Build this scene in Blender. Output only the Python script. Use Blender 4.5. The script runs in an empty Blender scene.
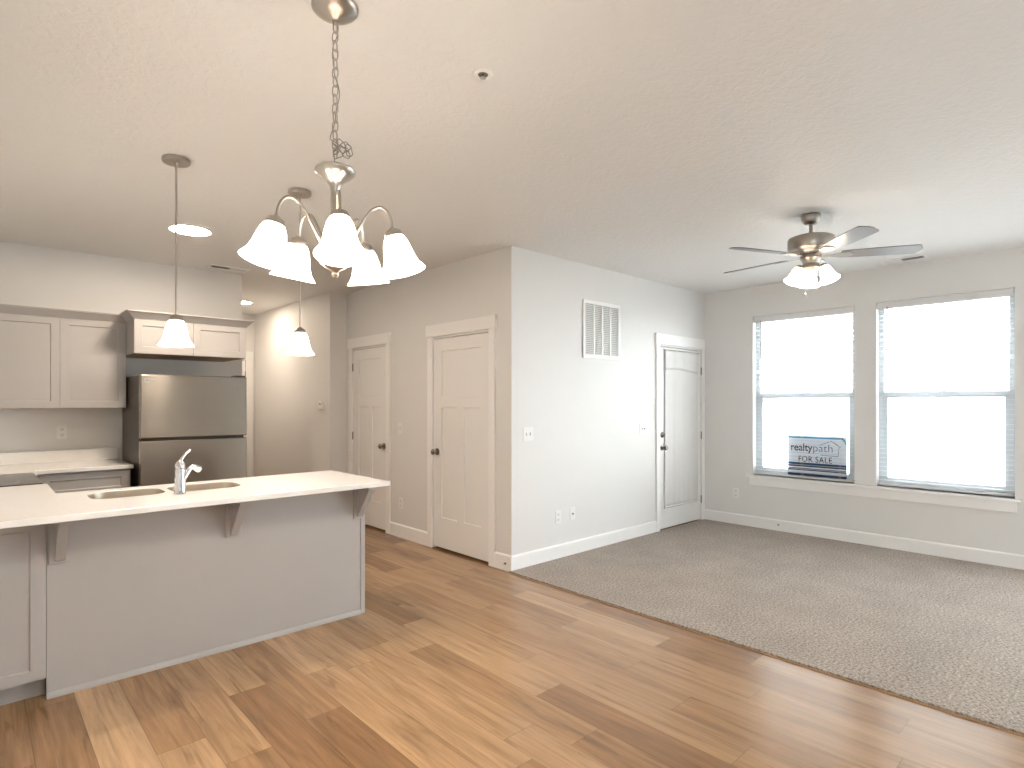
import bpy, bmesh, math, random
from mathutils import Vector, Matrix

C = bpy.context.scene.collection
SC = bpy.context.scene
PI = math.pi
random.seed(7)

# ------------------------------------------------------------------ camera
cam_d = bpy.data.cameras.new('camera')
cam = bpy.data.objects.new('camera', cam_d)
C.objects.link(cam)
cam.location = (0, 0, 1.4223)
cam.rotation_euler = (PI / 2, 0, 0.82172 - PI / 2)
cam_d.sensor_fit = 'HORIZONTAL'
cam_d.sensor_width = 36.0
cam_d.lens = 580.64 / 1024 * 36
cam_d.shift_y = 18.6 / 1024
cam_d.clip_start = 0.02
cam_d.clip_end = 200
SC.camera = cam

# ------------------------------------------------------------------ light, exposure
world = bpy.data.worlds.new('overcast_sky')
SC.world = world
world.use_nodes = True
bg = world.node_tree.nodes['Background']
bg.inputs['Color'].default_value = (0.93, 0.967, 1.0, 1)
bg.inputs['Strength'].default_value = 8.5
SHADE_GLOW = 6.0       # glass shades of chandelier and pendants
BULB_GLOW = 245.0      # bulbs inside them
DISC_GLOW = 112.0       # round ceiling lights
FAN_GLOW = 5.0
FAN_BULB = 90.0
WARM = (1.0, 0.90, 0.785, 1)
KWARM = (1.0, 0.83, 0.66, 1)
SC.view_settings.view_transform = 'Standard'
SC.view_settings.look = 'None'
SC.view_settings.gamma = 1.0
SC.view_settings.use_curve_mapping = False
SC.view_settings.exposure = 1.06
cy = SC.cycles
cy.max_bounces = 10
cy.diffuse_bounces = 6
cy.glossy_bounces = 4
cy.transmission_bounces = 6
cy.transparent_max_bounces = 12
cy.sample_clamp_indirect = 8.0
cy.caustics_reflective = False
cy.caustics_refractive = False

# ------------------------------------------------------------------ dimensions of the place
H = 2.74
YV = 3.574      # wall with the return grille and patio door
XC = 3.318      # wall with the two closet doors
XW = 6.496      # window wall
YK = 6.30       # kitchen wall
XK = 2.045      # where the kitchen wall ends at the hall
XH = 3.103      # hall side wall (thermostat)
YS = 6.50       # short return between closet wall and hall wall
YE = 9.0        # hall end
XL = -0.34      # left wall
YR = -2.6       # rear wall
XCARP = 3.285   # carpet edge

# ------------------------------------------------------------------ materials
MATS = {}


def new_mat(name):
    m = bpy.data.materials.new(name)
    m.use_nodes = True
    MATS[name] = m
    nt = m.node_tree
    return m, nt, nt.nodes['Principled BSDF']


def N(nt, typ, **kw):
    n = nt.nodes.new(typ)
    for k, v in kw.items():
        setattr(n, k, v)
    return n


def plain(name, col, rough=0.5, metal=0.0, bump=None, var=0.0, coat=0.0, spec=None):
    m, nt, b = new_mat(name)
    b.inputs['Roughness'].default_value = rough
    b.inputs['Metallic'].default_value = metal
    b.inputs['Coat Weight'].default_value = coat
    if spec is not None:
        b.inputs['Specular IOR Level'].default_value = spec
    tc = N(nt, 'ShaderNodeTexCoord')
    no = N(nt, 'ShaderNodeTexNoise')
    no.inputs['Scale'].default_value = 6
    no.inputs['Detail'].default_value = 4
    nt.links.new(tc.outputs['Object'], no.inputs['Vector'])
    mx = N(nt, 'ShaderNodeMix', data_type='RGBA')
    mx.inputs[6].default_value = tuple(max(0, c * (1 - var)) for c in col) + (1,)
    mx.inputs[7].default_value = tuple(min(1, c * (1 + var)) for c in col) + (1,)
    nt.links.new(no.outputs['Fac'], mx.inputs[0])
    nt.links.new(mx.outputs[2], b.inputs['Base Color'])
    if bump:
        sc, st = bump
        n2 = N(nt, 'ShaderNodeTexNoise')
        n2.inputs['Scale'].default_value = sc
        n2.inputs['Detail'].default_value = 3
        nt.links.new(tc.outputs['Object'], n2.inputs['Vector'])
        bp = N(nt, 'ShaderNodeBump')
        bp.inputs['Strength'].default_value = st
        bp.inputs['Distance'].default_value = 0.004
        nt.links.new(n2.outputs['Fac'], bp.inputs['Height'])
        nt.links.new(bp.outputs['Normal'], b.inputs['Normal'])
    return m


M_WALL = plain('wall_paint', (0.725, 0.718, 0.705), 0.55, bump=(90, 0.12), var=0.01)
M_TRIM = plain('trim_paint', (0.85, 0.845, 0.835), 0.35, var=0.005)
M_DOOR = plain('door_paint', (0.80, 0.795, 0.78), 0.38, var=0.005)
M_CAB = plain('greige_cabinet_paint', (0.40, 0.382, 0.370), 0.42, var=0.01)
M_QUARTZ = plain('white_quartz', (0.80, 0.79, 0.77), 0.16, var=0.03)
M_NICKEL = plain('brushed_nickel', (0.47, 0.435, 0.395), 0.30, 1.0, var=0.03)
M_SINK = plain('satin_sink_steel', (0.68, 0.62, 0.53), 0.30, 1.0)
M_FANMETAL = plain('aged_nickel', (0.40, 0.365, 0.325), 0.42, 1.0, var=0.03)
M_DNICKEL = plain('dark_nickel', (0.26, 0.23, 0.20), 0.33, 1.0)
M_CHROME = plain('chrome', (0.66, 0.67, 0.69), 0.06, 1.0)
M_PLASTIC = plain('white_plastic', (0.80, 0.79, 0.77), 0.3)
M_DARK = plain('dark_slot', (0.03, 0.028, 0.026), 0.6)
M_GREYSLOT = plain('grille_shadow_grey', (0.45, 0.45, 0.44), 0.7)
M_BLACKG = plain('black_ceramic_glass', (0.02, 0.018, 0.016), 0.08)
M_FRIDGE_SIDE = plain('dark_grey_fridge_side', (0.055, 0.048, 0.04), 0.4)
M_MAPLE = plain('maple_underside', (0.36, 0.22, 0.11), 0.5, var=0.1)
M_BLIND = plain('white_blind', (0.70, 0.70, 0.70), 0.4)
M_VINYL = plain('pale_grey_vinyl', (0.54, 0.58, 0.61), 0.4)
M_CURTAIN = plain('grey_white_fabric', (0.68, 0.67, 0.655), 0.9, bump=(400, 0.15), var=0.03)
M_BLADE = plain('grey_fan_blade', (0.17, 0.16, 0.16), 0.3, var=0.08)
def sign_mat():
    m, nt, b = new_mat('white_corrugated_plastic')
    b.inputs['Base Color'].default_value = (0.78, 0.81, 0.84, 1)
    b.inputs['Roughness'].default_value = 0.4
    tl = N(nt, 'ShaderNodeBsdfTranslucent'); tl.inputs['Color'].default_value = (0.55, 0.58, 0.62, 1)
    mx = N(nt, 'ShaderNodeMixShader'); mx.inputs[0].default_value = 0.22
    nt.links.new(b.outputs[0], mx.inputs[1]); nt.links.new(tl.outputs[0], mx.inputs[2])
    nt.links.new(mx.outputs[0], nt.nodes['Material Output'].inputs['Surface'])
    return m


M_SIGN = sign_mat()
M_NAVY = plain('navy_ink', (0.012, 0.06, 0.14), 0.5)
M_BLUE = plain('blue_ink', (0.06, 0.28, 0.48), 0.5)
M_INK = plain('charcoal_ink', (0.03, 0.03, 0.035), 0.5)
M_GINK = plain('grey_ink', (0.16, 0.17, 0.18), 0.5)
M_RED = plain('red_ink', (0.45, 0.06, 0.05), 0.5)
M_CORD = plain('clear_grey_cord', (0.25, 0.24, 0.22), 0.4)
M_SIDING = plain('pale_siding', (0.42, 0.42, 0.415), 0.7)
M_GROUND = plain('pale_concrete', (0.45, 0.45, 0.44), 0.8, var=0.05)
M_OUTGLASS = plain('dark_window_glass', (0.10, 0.11, 0.12), 0.15)
M_LEAF = plain('green_leaf', (0.06, 0.10, 0.04), 0.6, var=0.3)


def stainless():
    m, nt, b = new_mat('brushed_stainless')
    b.inputs['Base Color'].default_value = (0.36, 0.322, 0.28, 1)
    b.inputs['Metallic'].default_value = 1.0
    b.inputs['Roughness'].default_value = 0.24
    b.inputs['Anisotropic'].default_value = 0.75
    b.inputs['Anisotropic Rotation'].default_value = 0.25
    tg = N(nt, 'ShaderNodeTangent', direction_type='RADIAL', axis='Z')
    nt.links.new(tg.outputs[0], b.inputs['Tangent'])
    tc = N(nt, 'ShaderNodeTexCoord')
    mp = N(nt, 'ShaderNodeMapping')
    mp.inputs['Scale'].default_value = (3, 3, 600)
    no = N(nt, 'ShaderNodeTexNoise')
    no.inputs['Scale'].default_value = 1.0
    nt.links.new(tc.outputs['Object'], mp.inputs['Vector'])
    nt.links.new(mp.outputs['Vector'], no.inputs['Vector'])
    bp = N(nt, 'ShaderNodeBump')
    bp.inputs['Strength'].default_value = 0.05
    bp.inputs['Distance'].default_value = 0.001
    nt.links.new(no.outputs['Fac'], bp.inputs['Height'])
    nt.links.new(bp.outputs['Normal'], b.inputs['Normal'])
    return m


M_STEEL = stainless()


def ceiling_mat():
    m, nt, b = new_mat('knockdown_ceiling')
    b.inputs['Base Color'].default_value = (0.75, 0.745, 0.735, 1)
    b.inputs['Roughness'].default_value = 0.6
    tc = N(nt, 'ShaderNodeTexCoord')
    n1 = N(nt, 'ShaderNodeTexNoise')
    n1.inputs['Scale'].default_value = 26
    n1.inputs['Detail'].default_value = 3
    n1.inputs['Distortion'].default_value = 0.8
    nt.links.new(tc.outputs['Object'], n1.inputs['Vector'])
    rp = N(nt, 'ShaderNodeValToRGB')
    rp.color_ramp.elements[0].position = 0.44
    rp.color_ramp.elements[1].position = 0.58
    nt.links.new(n1.outputs['Fac'], rp.inputs['Fac'])
    bp = N(nt, 'ShaderNodeBump')
    bp.inputs['Strength'].default_value = 0.3
    bp.inputs['Distance'].default_value = 0.004
    nt.links.new(rp.outputs['Color'], bp.inputs['Height'])
    nt.links.new(bp.outputs['Normal'], b.inputs['Normal'])
    return m


M_CEIL = ceiling_mat()


def wood_floor_mat():
    m, nt, b = new_mat('oak_plank_floor')
    L = nt.links.new
    tc = N(nt, 'ShaderNodeTexCoord')
    sp = N(nt, 'ShaderNodeSeparateXYZ')
    L(tc.outputs['Object'], sp.inputs[0])

    def mth(op, a, bb=None, c=None):
        n = N(nt, 'ShaderNodeMath', operation=op)
        for i, v in enumerate((a, bb, c)):
            if v is None:
                continue
            if isinstance(v, (int, float)):
                n.inputs[i].default_value = v
            else:
                L(v, n.inputs[i])
        return n.outputs[0]
    W, LEN = 0.182, 1.22
    u = mth('DIVIDE', sp.outputs['X'], W)
    row = mth('FLOOR', u)
    wn = N(nt, 'ShaderNodeTexWhiteNoise', noise_dimensions='1D')
    L(row, wn.inputs['W'])
    v = mth('ADD', mth('DIVIDE', sp.outputs['Y'], LEN), wn.outputs['Value'])
    col = mth('FLOOR', v)
    cmb = N(nt, 'ShaderNodeCombineXYZ')
    L(row, cmb.inputs[0]); L(col, cmb.inputs[1])
    wn2 = N(nt, 'ShaderNodeTexWhiteNoise', noise_dimensions='3D')
    L(cmb.outputs[0], wn2.inputs['Vector'])
    tone = N(nt, 'ShaderNodeValToRGB')
    cr = tone.color_ramp
    cr.elements[0].position = 0.0; cr.elements[0].color = (0.235, 0.128, 0.060, 1)
    cr.elements[1].position = 1.0; cr.elements[1].color = (0.475, 0.305, 0.170, 1)
    e = cr.elements.new(0.30); e.color = (0.315, 0.183, 0.091, 1)
    e = cr.elements.new(0.7); e.color = (0.385, 0.235, 0.122, 1)
    L(wn2.outputs['Value'], tone.inputs['Fac'])
    # grain, running along the plank, shifted per plank
    off = N(nt, 'ShaderNodeVectorMath', operation='SCALE')
    L(wn2.outputs['Color'], off.inputs[0]); off.inputs['Scale'].default_value = 37.0
    add = N(nt, 'ShaderNodeVectorMath', operation='ADD')
    L(tc.outputs['Object'], add.inputs[0]); L(off.outputs[0], add.inputs[1])
    mp = N(nt, 'ShaderNodeMapping'); mp.inputs['Scale'].default_value = (16, 1.1, 1)
    L(add.outputs[0], mp.inputs['Vector'])
    g1 = N(nt, 'ShaderNodeTexNoise'); g1.inputs['Scale'].default_value = 1.0
    g1.inputs['Detail'].default_value = 6; g1.inputs['Roughness'].default_value = 0.62; g1.inputs['Distortion'].default_value = 0.9
    L(mp.outputs[0], g1.inputs['Vector'])
    mp2 = N(nt, 'ShaderNodeMapping'); mp2.inputs['Scale'].default_value = (90, 3.5, 1)
    L(add.outputs[0], mp2.inputs['Vector'])
    g2 = N(nt, 'ShaderNodeTexNoise'); g2.inputs['Scale'].default_value = 1.0; g2.inputs['Detail'].default_value = 3
    L(mp2.outputs[0], g2.inputs['Vector'])
    r1 = N(nt, 'ShaderNodeMapRange'); r1.inputs['From Min'].default_value = 0.28; r1.inputs['From Max'].default_value = 0.72
    r1.inputs['To Min'].default_value = 0.66; r1.inputs['To Max'].default_value = 1.26
    L(g1.outputs['Fac'], r1.inputs['Value'])
    r2 = N(nt, 'ShaderNodeMapRange'); r2.inputs['From Min'].default_value = 0.3; r2.inputs['From Max'].default_value = 0.7
    r2.inputs['To Min'].default_value = 0.90; r2.inputs['To Max'].default_value = 1.08
    L(g2.outputs['Fac'], r2.inputs['Value'])
    gg = mth('MULTIPLY', r1.outputs[0], r2.outputs[0])
    # occasional dark streaks
    mp3 = N(nt, 'ShaderNodeMapping'); mp3.inputs['Scale'].default_value = (9, 0.9, 1)
    L(add.outputs[0], mp3.inputs['Vector'])
    g3 = N(nt, 'ShaderNodeTexNoise'); g3.inputs['Scale'].default_value = 1.6; g3.inputs['Detail'].default_value = 5
    g3.inputs['Distortion'].default_value = 1.4
    L(mp3.outputs[0], g3.inputs['Vector'])
    r3 = N(nt, 'ShaderNodeMapRange'); r3.inputs['From Min'].default_value = 0.60; r3.inputs['From Max'].default_value = 0.74
    r3.inputs['To Min'].default_value = 1.0; r3.inputs['To Max'].default_value = 0.62
    L(g3.outputs['Fac'], r3.inputs['Value'])
    gg = mth('MULTIPLY', gg, r3.outputs[0])
    # seams
    fu = mth('FRACT', u); fv = mth('FRACT', v)
    du = mth('MULTIPLY', mth('MINIMUM', fu, mth('SUBTRACT', 1.0, fu)), W)
    dv = mth('MULTIPLY', mth('MINIMUM', fv, mth('SUBTRACT', 1.0, fv)), LEN)
    d = mth('MINIMUM', du, dv)
    sm = N(nt, 'ShaderNodeMapRange'); sm.inputs['From Min'].default_value = 0.0005; sm.inputs['From Max'].default_value = 0.0022
    sm.inputs['To Min'].default_value = 0.62; sm.inputs['To Max'].default_value = 1.0
    L(d, sm.inputs['Value'])
    gg = mth('MULTIPLY', gg, sm.outputs[0])
    sc = N(nt, 'ShaderNodeVectorMath', operation='SCALE')
    L(tone.outputs['Color'], sc.inputs[0]); L(gg, sc.inputs['Scale'])
    L(sc.outputs[0], b.inputs['Base Color'])
    b.inputs['Roughness'].default_value = 0.23
    bp = N(nt, 'ShaderNodeBump'); bp.inputs['Strength'].default_value = 0.12; bp.inputs['Distance'].default_value = 0.002
    L(gg, bp.inputs['Height']); L(bp.outputs['Normal'], b.inputs['Normal'])
    return m


M_WOOD = wood_floor_mat()


def carpet_mat():
    m, nt, b = new_mat('beige_carpet_pile')
    L = nt.links.new
    tc = N(nt, 'ShaderNodeTexCoord')
    n1 = N(nt, 'ShaderNodeTexNoise'); n1.inputs['Scale'].default_value = 70; n1.inputs['Detail'].default_value = 4; n1.inputs['Roughness'].default_value = 0.7
    n2 = N(nt, 'ShaderNodeTexNoise'); n2.inputs['Scale'].default_value = 3.0; n2.inputs['Detail'].default_value = 3
    L(tc.outputs['Object'], n1.inputs['Vector']); L(tc.outputs['Object'], n2.inputs['Vector'])
    rp = N(nt, 'ShaderNodeValToRGB')
    rp.color_ramp.elements[0].position = 0.34; rp.color_ramp.elements[0].color = (0.125, 0.096, 0.076, 1)
    rp.color_ramp.elements[1].position = 0.66; rp.color_ramp.elements[1].color = (0.50, 0.42, 0.36, 1)
    L(n1.outputs['Fac'], rp.inputs['Fac'])
    r2 = N(nt, 'ShaderNodeMapRange'); r2.inputs['From Min'].default_value = 0.35; r2.inputs['From Max'].default_value = 0.65
    r2.inputs['To Min'].default_value = 0.92; r2.inputs['To Max'].default_value = 1.06
    L(n2.outputs['Fac'], r2.inputs['Value'])
    sc = N(nt, 'ShaderNodeVectorMath', operation='SCALE')
    L(rp.outputs['Color'], sc.inputs[0]); L(r2.outputs[0], sc.inputs['Scale'])
    L(sc.outputs[0], b.inputs['Base Color'])
    b.inputs['Roughness'].default_value = 0.95
    b.inputs['Specular IOR Level'].default_value = 0.1
    b.inputs['Sheen Weight'].default_value = 0.2
    bp = N(nt, 'ShaderNodeBump'); bp.inputs['Strength'].default_value = 0.6; bp.inputs['Distance'].default_value = 0.008
    L(n1.outputs['Fac'], bp.inputs['Height']); L(bp.outputs['Normal'], b.inputs['Normal'])
    return m


M_CARPET = carpet_mat()


def glass_mat():
    m, nt, b = new_mat('window_glass')
    out = nt.nodes['Material Output']
    tr = N(nt, 'ShaderNodeBsdfTransparent'); tr.inputs['Color'].default_value = (0.95, 0.97, 0.97, 1)
    gl = N(nt, 'ShaderNodeBsdfGlossy'); gl.inputs['Roughness'].default_value = 0.02
    mx = N(nt, 'ShaderNodeMixShader'); mx.inputs[0].default_value = 0.05
    nt.links.new(tr.outputs[0], mx.inputs[1]); nt.links.new(gl.outputs[0], mx.inputs[2])
    nt.links.new(mx.outputs[0], out.inputs['Surface'])
    return m


M_GLASS = glass_mat()


def shade_mat(name, glow):
    m, nt, b = new_mat(name)
    out = nt.nodes['Material Output']
    b.inputs['Base Color'].default_value = (0.85, 0.83, 0.79, 1)
    b.inputs['Roughness'].default_value = 0.35
    b.inputs['Emission Color'].default_value = WARM
    b.inputs['Emission Strength'].default_value = glow
    tl = N(nt, 'ShaderNodeBsdfTranslucent'); tl.inputs['Color'].default_value = (0.9, 0.87, 0.82, 1)
    mx = N(nt, 'ShaderNodeMixShader'); mx.inputs[0].default_value = 0.3
    nt.links.new(b.outputs[0], mx.inputs[1]); nt.links.new(tl.outputs[0], mx.inputs[2])
    nt.links.new(mx.outputs[0], out.inputs['Surface'])
    return m


def emit(name, col, s):
    m, nt, b = new_mat(name)
    b.inputs['Base Color'].default_value = (0.9, 0.9, 0.9, 1)
    b.inputs['Emission Color'].default_value = col
    b.inputs['Emission Strength'].default_value = s
    return m


M_SHADE = shade_mat('lit_frosted_glass', SHADE_GLOW)
M_FSHADE = shade_mat('lit_frosted_glass_fan', FAN_GLOW)
M_BULB = emit('lit_bulb', WARM, BULB_GLOW)
M_FBULB = emit('lit_fan_bulb', (1.0, 0.95, 0.88, 1), FAN_BULB)
M_DISC = emit('lit_disc_lens', KWARM, DISC_GLOW)
M_HDISC = emit('lit_hall_lens', KWARM, DISC_GLOW * .62)

# ------------------------------------------------------------------ mesh helpers


class MB:
    def __init__(self):
        self.bm = bmesh.new()

    def box(self, x0, x1, y0, y1, z0, z1):
        vs = [self.bm.verts.new((x, y, z)) for x in (x0, x1) for y in (y0, y1) for z in (z0, z1)]
        for f in ((0, 1, 3, 2), (4, 6, 7, 5), (0, 4, 5, 1), (2, 3, 7, 6), (0, 2, 6, 4), (1, 5, 7, 3)):
            self.bm.faces.new([vs[i] for i in f])
        return self

    def lathe(self, prof, c=(0, 0, 0), axis=(0, 0, 1), n=28, close=False):
        """prof: (radius, height) pairs turned about the axis through c."""
        q = Vector((0, 0, 1)).rotation_difference(Vector(axis).normalized())
        c = Vector(c)
        rings = []
        for r, h in prof:
            if r < 1e-6:
                rings.append([self.bm.verts.new(c + q @ Vector((0, 0, h)))])
            else:
                rings.append([self.bm.verts.new(c + q @ Vector((r * math.cos(2 * PI * k / n), r * math.sin(2 * PI * k / n), h))) for k in range(n)])
        pairs = list(zip(rings, rings[1:]))
        if close:
            pairs.append((rings[-1], rings[0]))
        for a, b in pairs:
            for k in range(n):
                k2 = (k + 1) % n
                if len(a) == 1 and len(b) == 1:
                    continue
                if len(a) == 1:
                    self.bm.faces.new((a[0], b[k2], b[k]))
                elif len(b) == 1:
                    self.bm.faces.new((a[k], a[k2], b[0]))
                else:
                    self.bm.faces.new((a[k], a[k2], b[k2], b[k]))
        return self

    def cyl(self, c, r, h, axis=(0, 0, 1), n=24):
        return self.lathe([(0, 0), (r, 0), (r, h), (0, h)], c, axis, n)

    def tube(self, pts, r, n=8, closed=False):
        pts = [Vector(p) for p in pts]
        m = len(pts)
        rad = r if isinstance(r, (list, tuple)) else [r] * m
        rings = []
        up = None
        for i, p in enumerate(pts):
            a = pts[(i - 1) % m] if (closed or i > 0) else p
            b = pts[(i + 1) % m] if (closed or i < m - 1) else p
            t = (b - a).normalized()
            if up is None:
                up = Vector((0, 0, 1)) if abs(t.z) < 0.9 else Vector((1, 0, 0))
            s = t.cross(up)
            if s.length < 1e-5:
                s = t.orthogonal()
            s.normalize()
            up = s.cross(t).normalized()
            rings.append([self.bm.verts.new(p + rad[i] * (math.cos(2 * PI * k / n) * s + math.sin(2 * PI * k / n) * up)) for k in range(n)])
        idx = list(range(m)) + ([0] if closed else [])
        for i, j in zip(idx, idx[1:]):
            for k in range(n):
                k2 = (k + 1) % n
                self.bm.faces.new((rings[i][k], rings[j][k], rings[j][k2], rings[i][k2]))
        if not closed:
            self.bm.faces.new(rings[0][::-1])
            self.bm.faces.new(rings[-1])
        return self

    def prism(self, poly, f, w0, w1):
        """poly of (u, v); f(u, v, w) gives the point; from w0 to w1."""
        a = [self.bm.verts.new(f(u, v, w0)) for u, v in poly]
        b = [self.bm.verts.new(f(u, v, w1)) for u, v in poly]
        n = len(poly)
        self.bm.faces.new(a)
        self.bm.faces.new(b[::-1])
        for i in range(n):
            j = (i + 1) % n
            self.bm.faces.new((a[i], b[i], b[j], a[j]))
        return self

    def panel(self, u0, u1, v0, v1, thick, recs, depth, f, slope=0.006):
        """A slab with recessed rectangles in its face; f(u, v, w), w going into the slab."""
        bm = self.bm
        us = sorted({u0, u1} | {r[0] for r in recs} | {r[1] for r in recs})
        vs = sorted({v0, v1} | {r[2] for r in recs} | {r[3] for r in recs})
        vd = {}

        def V(u, v, w):
            k = (round(u, 5), round(v, 5), round(w, 5))
            if k not in vd:
                vd[k] = bm.verts.new(f(u, v, w))
            return vd[k]
        for a, b in zip(us, us[1:]):
            for c, d in zip(vs, vs[1:]):
                mu, mv = (a + b) / 2, (c + d) / 2
                if any(r[0] < mu < r[1] and r[2] < mv < r[3] for r in recs):
                    continue
                bm.faces.new((V(a, c, 0), V(b, c, 0), V(b, d, 0), V(a, d, 0)))
        for a, b, c, d in recs:
            o = [(a, c), (b, c), (b, d), (a, d)]
            i_ = [(a + slope, c + slope), (b - slope, c + slope), (b - slope, d - slope), (a + slope, d - slope)]
            ov = [bm.verts.new(f(u, v, 0)) for u, v in o]
            iv = [bm.verts.new(f(u, v, depth)) for u, v in i_]
            for k in range(4):
                k2 = (k + 1) % 4
                bm.faces.new((ov[k], ov[k2], iv[k2], iv[k]))
            bm.faces.new(iv)
        fr = [bm.verts.new(f(u, v, 0)) for u, v in ((u0, v0), (u1, v0), (u1, v1), (u0, v1))]
        bk = [bm.verts.new(f(u, v, thick)) for u, v in ((u0, v0), (u1, v0), (u1, v1), (u0, v1))]
        for k in range(4):
            k2 = (k + 1) % 4
            bm.faces.new((fr[k], fr[k2], bk[k2], bk[k]))
        bm.faces.new(bk[::-1])
        return self


def origin(o):
    v = Vector((0, 0, 0))
    while o is not None:
        v += o.location
        o = o.parent
    return v


def obj(name, mb, mat, parent=None, smooth=False, bevel=0.0, loc=None, normals=True, merge=True):
    """ONE mesh object; its mesh is given in world coordinates."""
    bm = mb.bm
    o0 = origin(parent) if parent is not None else Vector(loc or (0, 0, 0))
    bmesh.ops.translate(bm, verts=bm.verts, vec=-o0)
    if normals:
        if merge:
            bmesh.ops.remove_doubles(bm, verts=bm.verts, dist=1e-5)
        bmesh.ops.recalc_face_normals(bm, faces=bm.faces)
    me = bpy.data.meshes.new(name)
    bm.to_mesh(me)
    bm.free()
    me.materials.append(mat)
    o = bpy.data.objects.new(name, me)
    C.objects.link(o)
    if parent is not None:
        o.parent = parent
    else:
        o.location = o0
    if smooth:
        for p in me.polygons:
            p.use_smooth = True
        try:
            me.set_sharp_from_angle(angle=math.radians(40))
        except Exception:
            pass
    if bevel:
        b = o.modifiers.new('bevel', 'BEVEL')
        b.width = bevel
        b.segments = 2
        b.limit_method = 'ANGLE'
    return o


def tag(o, label, cat, group=None):
    o['label'] = label
    o['category'] = cat
    if group:
        o['group'] = group
    return o


def thing(name, label, cat, loc, group=None):
    o = bpy.data.objects.new(name, None)
    o.empty_display_size = 0.1
    C.objects.link(o)
    o.location = loc
    return tag(o, label, cat, group)


def struct(o):
    o['kind'] = 'structure'
    return o


def copy_tree(o, parent=None):
    c = o.copy()
    C.objects.link(c)
    c.parent = parent
    for ch in list(o.children):
        copy_tree(ch, c)
    return c


def arc(c, r, a0, a1, n, f):
    return [f(c[0] + r * math.cos(a0 + (a1 - a0) * k / n), c[1] + r * math.sin(a0 + (a1 - a0) * k / n)) for k in range(n + 1)]


def rrect(x0, x1, y0, y1, r, n=6):
    p = []
    for cx, cy_, a in ((x1 - r, y1 - r, 0), (x0 + r, y1 - r, PI / 2), (x0 + r, y0 + r, PI), (x1 - r, y0 + r, 1.5 * PI)):
        for k in range(n + 1):
            t = a + PI / 2 * k / n
            p.append((cx + r * math.cos(t), cy_ + r * math.sin(t)))
    return p


# ------------------------------------------------------------------ room shell
struct(obj('floor', MB().box(XL - .2, 6.65, YR - .2, YE + .2, -0.10, 0), M_WOOD))
carpet = obj('carpet', MB().box(XCARP, XW, YR, YV, 0.0, 0.014), M_CARPET, bevel=0.008)
carpet['kind'] = 'stuff'
tag(carpet, 'beige cut pile carpet covering the living area floor', 'carpet')
struct(obj('trim_1', MB().box(XCARP - .012, XCARP, YR, YV - .02, 0.0, 0.004), M_MAPLE))
struct(obj('ceiling', MB().box(XL - .2, 6.65, YR - .2, YE + .2, H, H + .12), M_CEIL))


def wall_x(name, x, d, y0, y1, holes, solid=True, thick=0.14, back=0.08):
    """Wall in the plane X=x, its body towards d (+1/-1). holes: (y0, y1, z0, z1)."""
    mb = MB()
    cuts = sorted({y0, y1} | {h[0] for h in holes} | {h[1] for h in holes})
    xa, xb = sorted((x, x + d * thick))
    for a, b in zip(cuts, cuts[1:]):
        m = (a + b) / 2
        hs = [h for h in holes if h[0] < m < h[1]]
        if not hs:
            mb.box(xa, xb, a, b, 0, H)
        else:
            h = hs[0]
            if h[2] > 0:
                mb.box(xa, xb, a, b, 0, h[2])
            mb.box(xa, xb, a, b, h[3], H)
    if solid and holes:
        xa, xb = sorted((x + d * thick, x + d * (thick + back)))
        mb.box(xa, xb, y0, y1, 0, H)
    return struct(obj(name, mb, M_WALL, merge=False))


def wall_y(name, y, d, x0, x1, holes, solid=True, thick=0.14, back=0.08):
    mb = MB()
    cuts = sorted({x0, x1} | {h[0] for h in holes} | {h[1] for h in holes})
    ya, yb = sorted((y, y + d * thick))
    for a, b in zip(cuts, cuts[1:]):
        m = (a + b) / 2
        hs = [h for h in holes if h[0] < m < h[1]]
        if not hs:
            mb.box(a, b, ya, yb, 0, H)
        else:
            h = hs[0]
            if h[2] > 0:
                mb.box(a, b, ya, yb, 0, h[2])
            mb.box(a, b, ya, yb, h[3], H)
    if solid and holes:
        ya, yb = sorted((y + d * thick, y + d * (thick + back)))
        mb.box(x0, x1, ya, yb, 0, H)
    return struct(obj(name, mb, M_WALL, merge=False))


# openings
PD = (5.525, 6.435, 0.0, 2.045)           # patio door: x0, x1, z0, z1
CA = (3.851, 4.705, 0.0, 2.045)           # near closet door: y0, y1
CB = (5.573, 6.345, 0.0, 2.045)           # far closet door
HD = (2.155, 2.970, 0.0, 2.045)            # hall end door: x0, x1
W1 = (1.930, 2.968, 0.605, 2.396)         # windows: y0, y1, z0, z1
W2 = (0.704, 1.737, 0.605, 2.404)
DW = (-2.3, -0.25, 0.10, 2.35)            # unseen glazed opening added in the window wall to let in daylight
RW = (5.50, 6.35, 0.75, 2.10)              # unseen window added in the rear wall, brightens the grille wall
LW = (-2.0, -0.95, 0.605, 2.10)           # unseen window added in the left wall for neutral daylight

wall_y('wall_back', YV, +1, XC + .22, XW, [PD])
wall_x('wall_closet', XC, +1, YV, YS + .1, [CA, CB])
wall_y('wall_return', YS, +1, XH, XC, [])
wall_x('wall_hall', XH, +1, YS + .14, YE, [])
wall_y('wall_end', YE, +1, XK - .14, XH + .2, [HD])
wall_y('wall_kitchen', YK, +1, XL, XK, [])
wall_x('wall_hall_left', XK, -1, YK + .14, YE, [])
wall_x('wall_right', XW, +1, YR, YV + .14, [DW, W2, W1], solid=False)
wall_x('wall_left', XL, -1, YR - .14, YK + .14, [LW], solid=False)
wall_y('wall_rear', YR, -1, XL, XW + .14, [RW], solid=False)

# baseboards
BH, BT = 0.135, 0.015


def base_prof():
    return [(0, 0), (BT, 0), (BT, BH - .012), (BT - .006, BH), (0, BH)]


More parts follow.
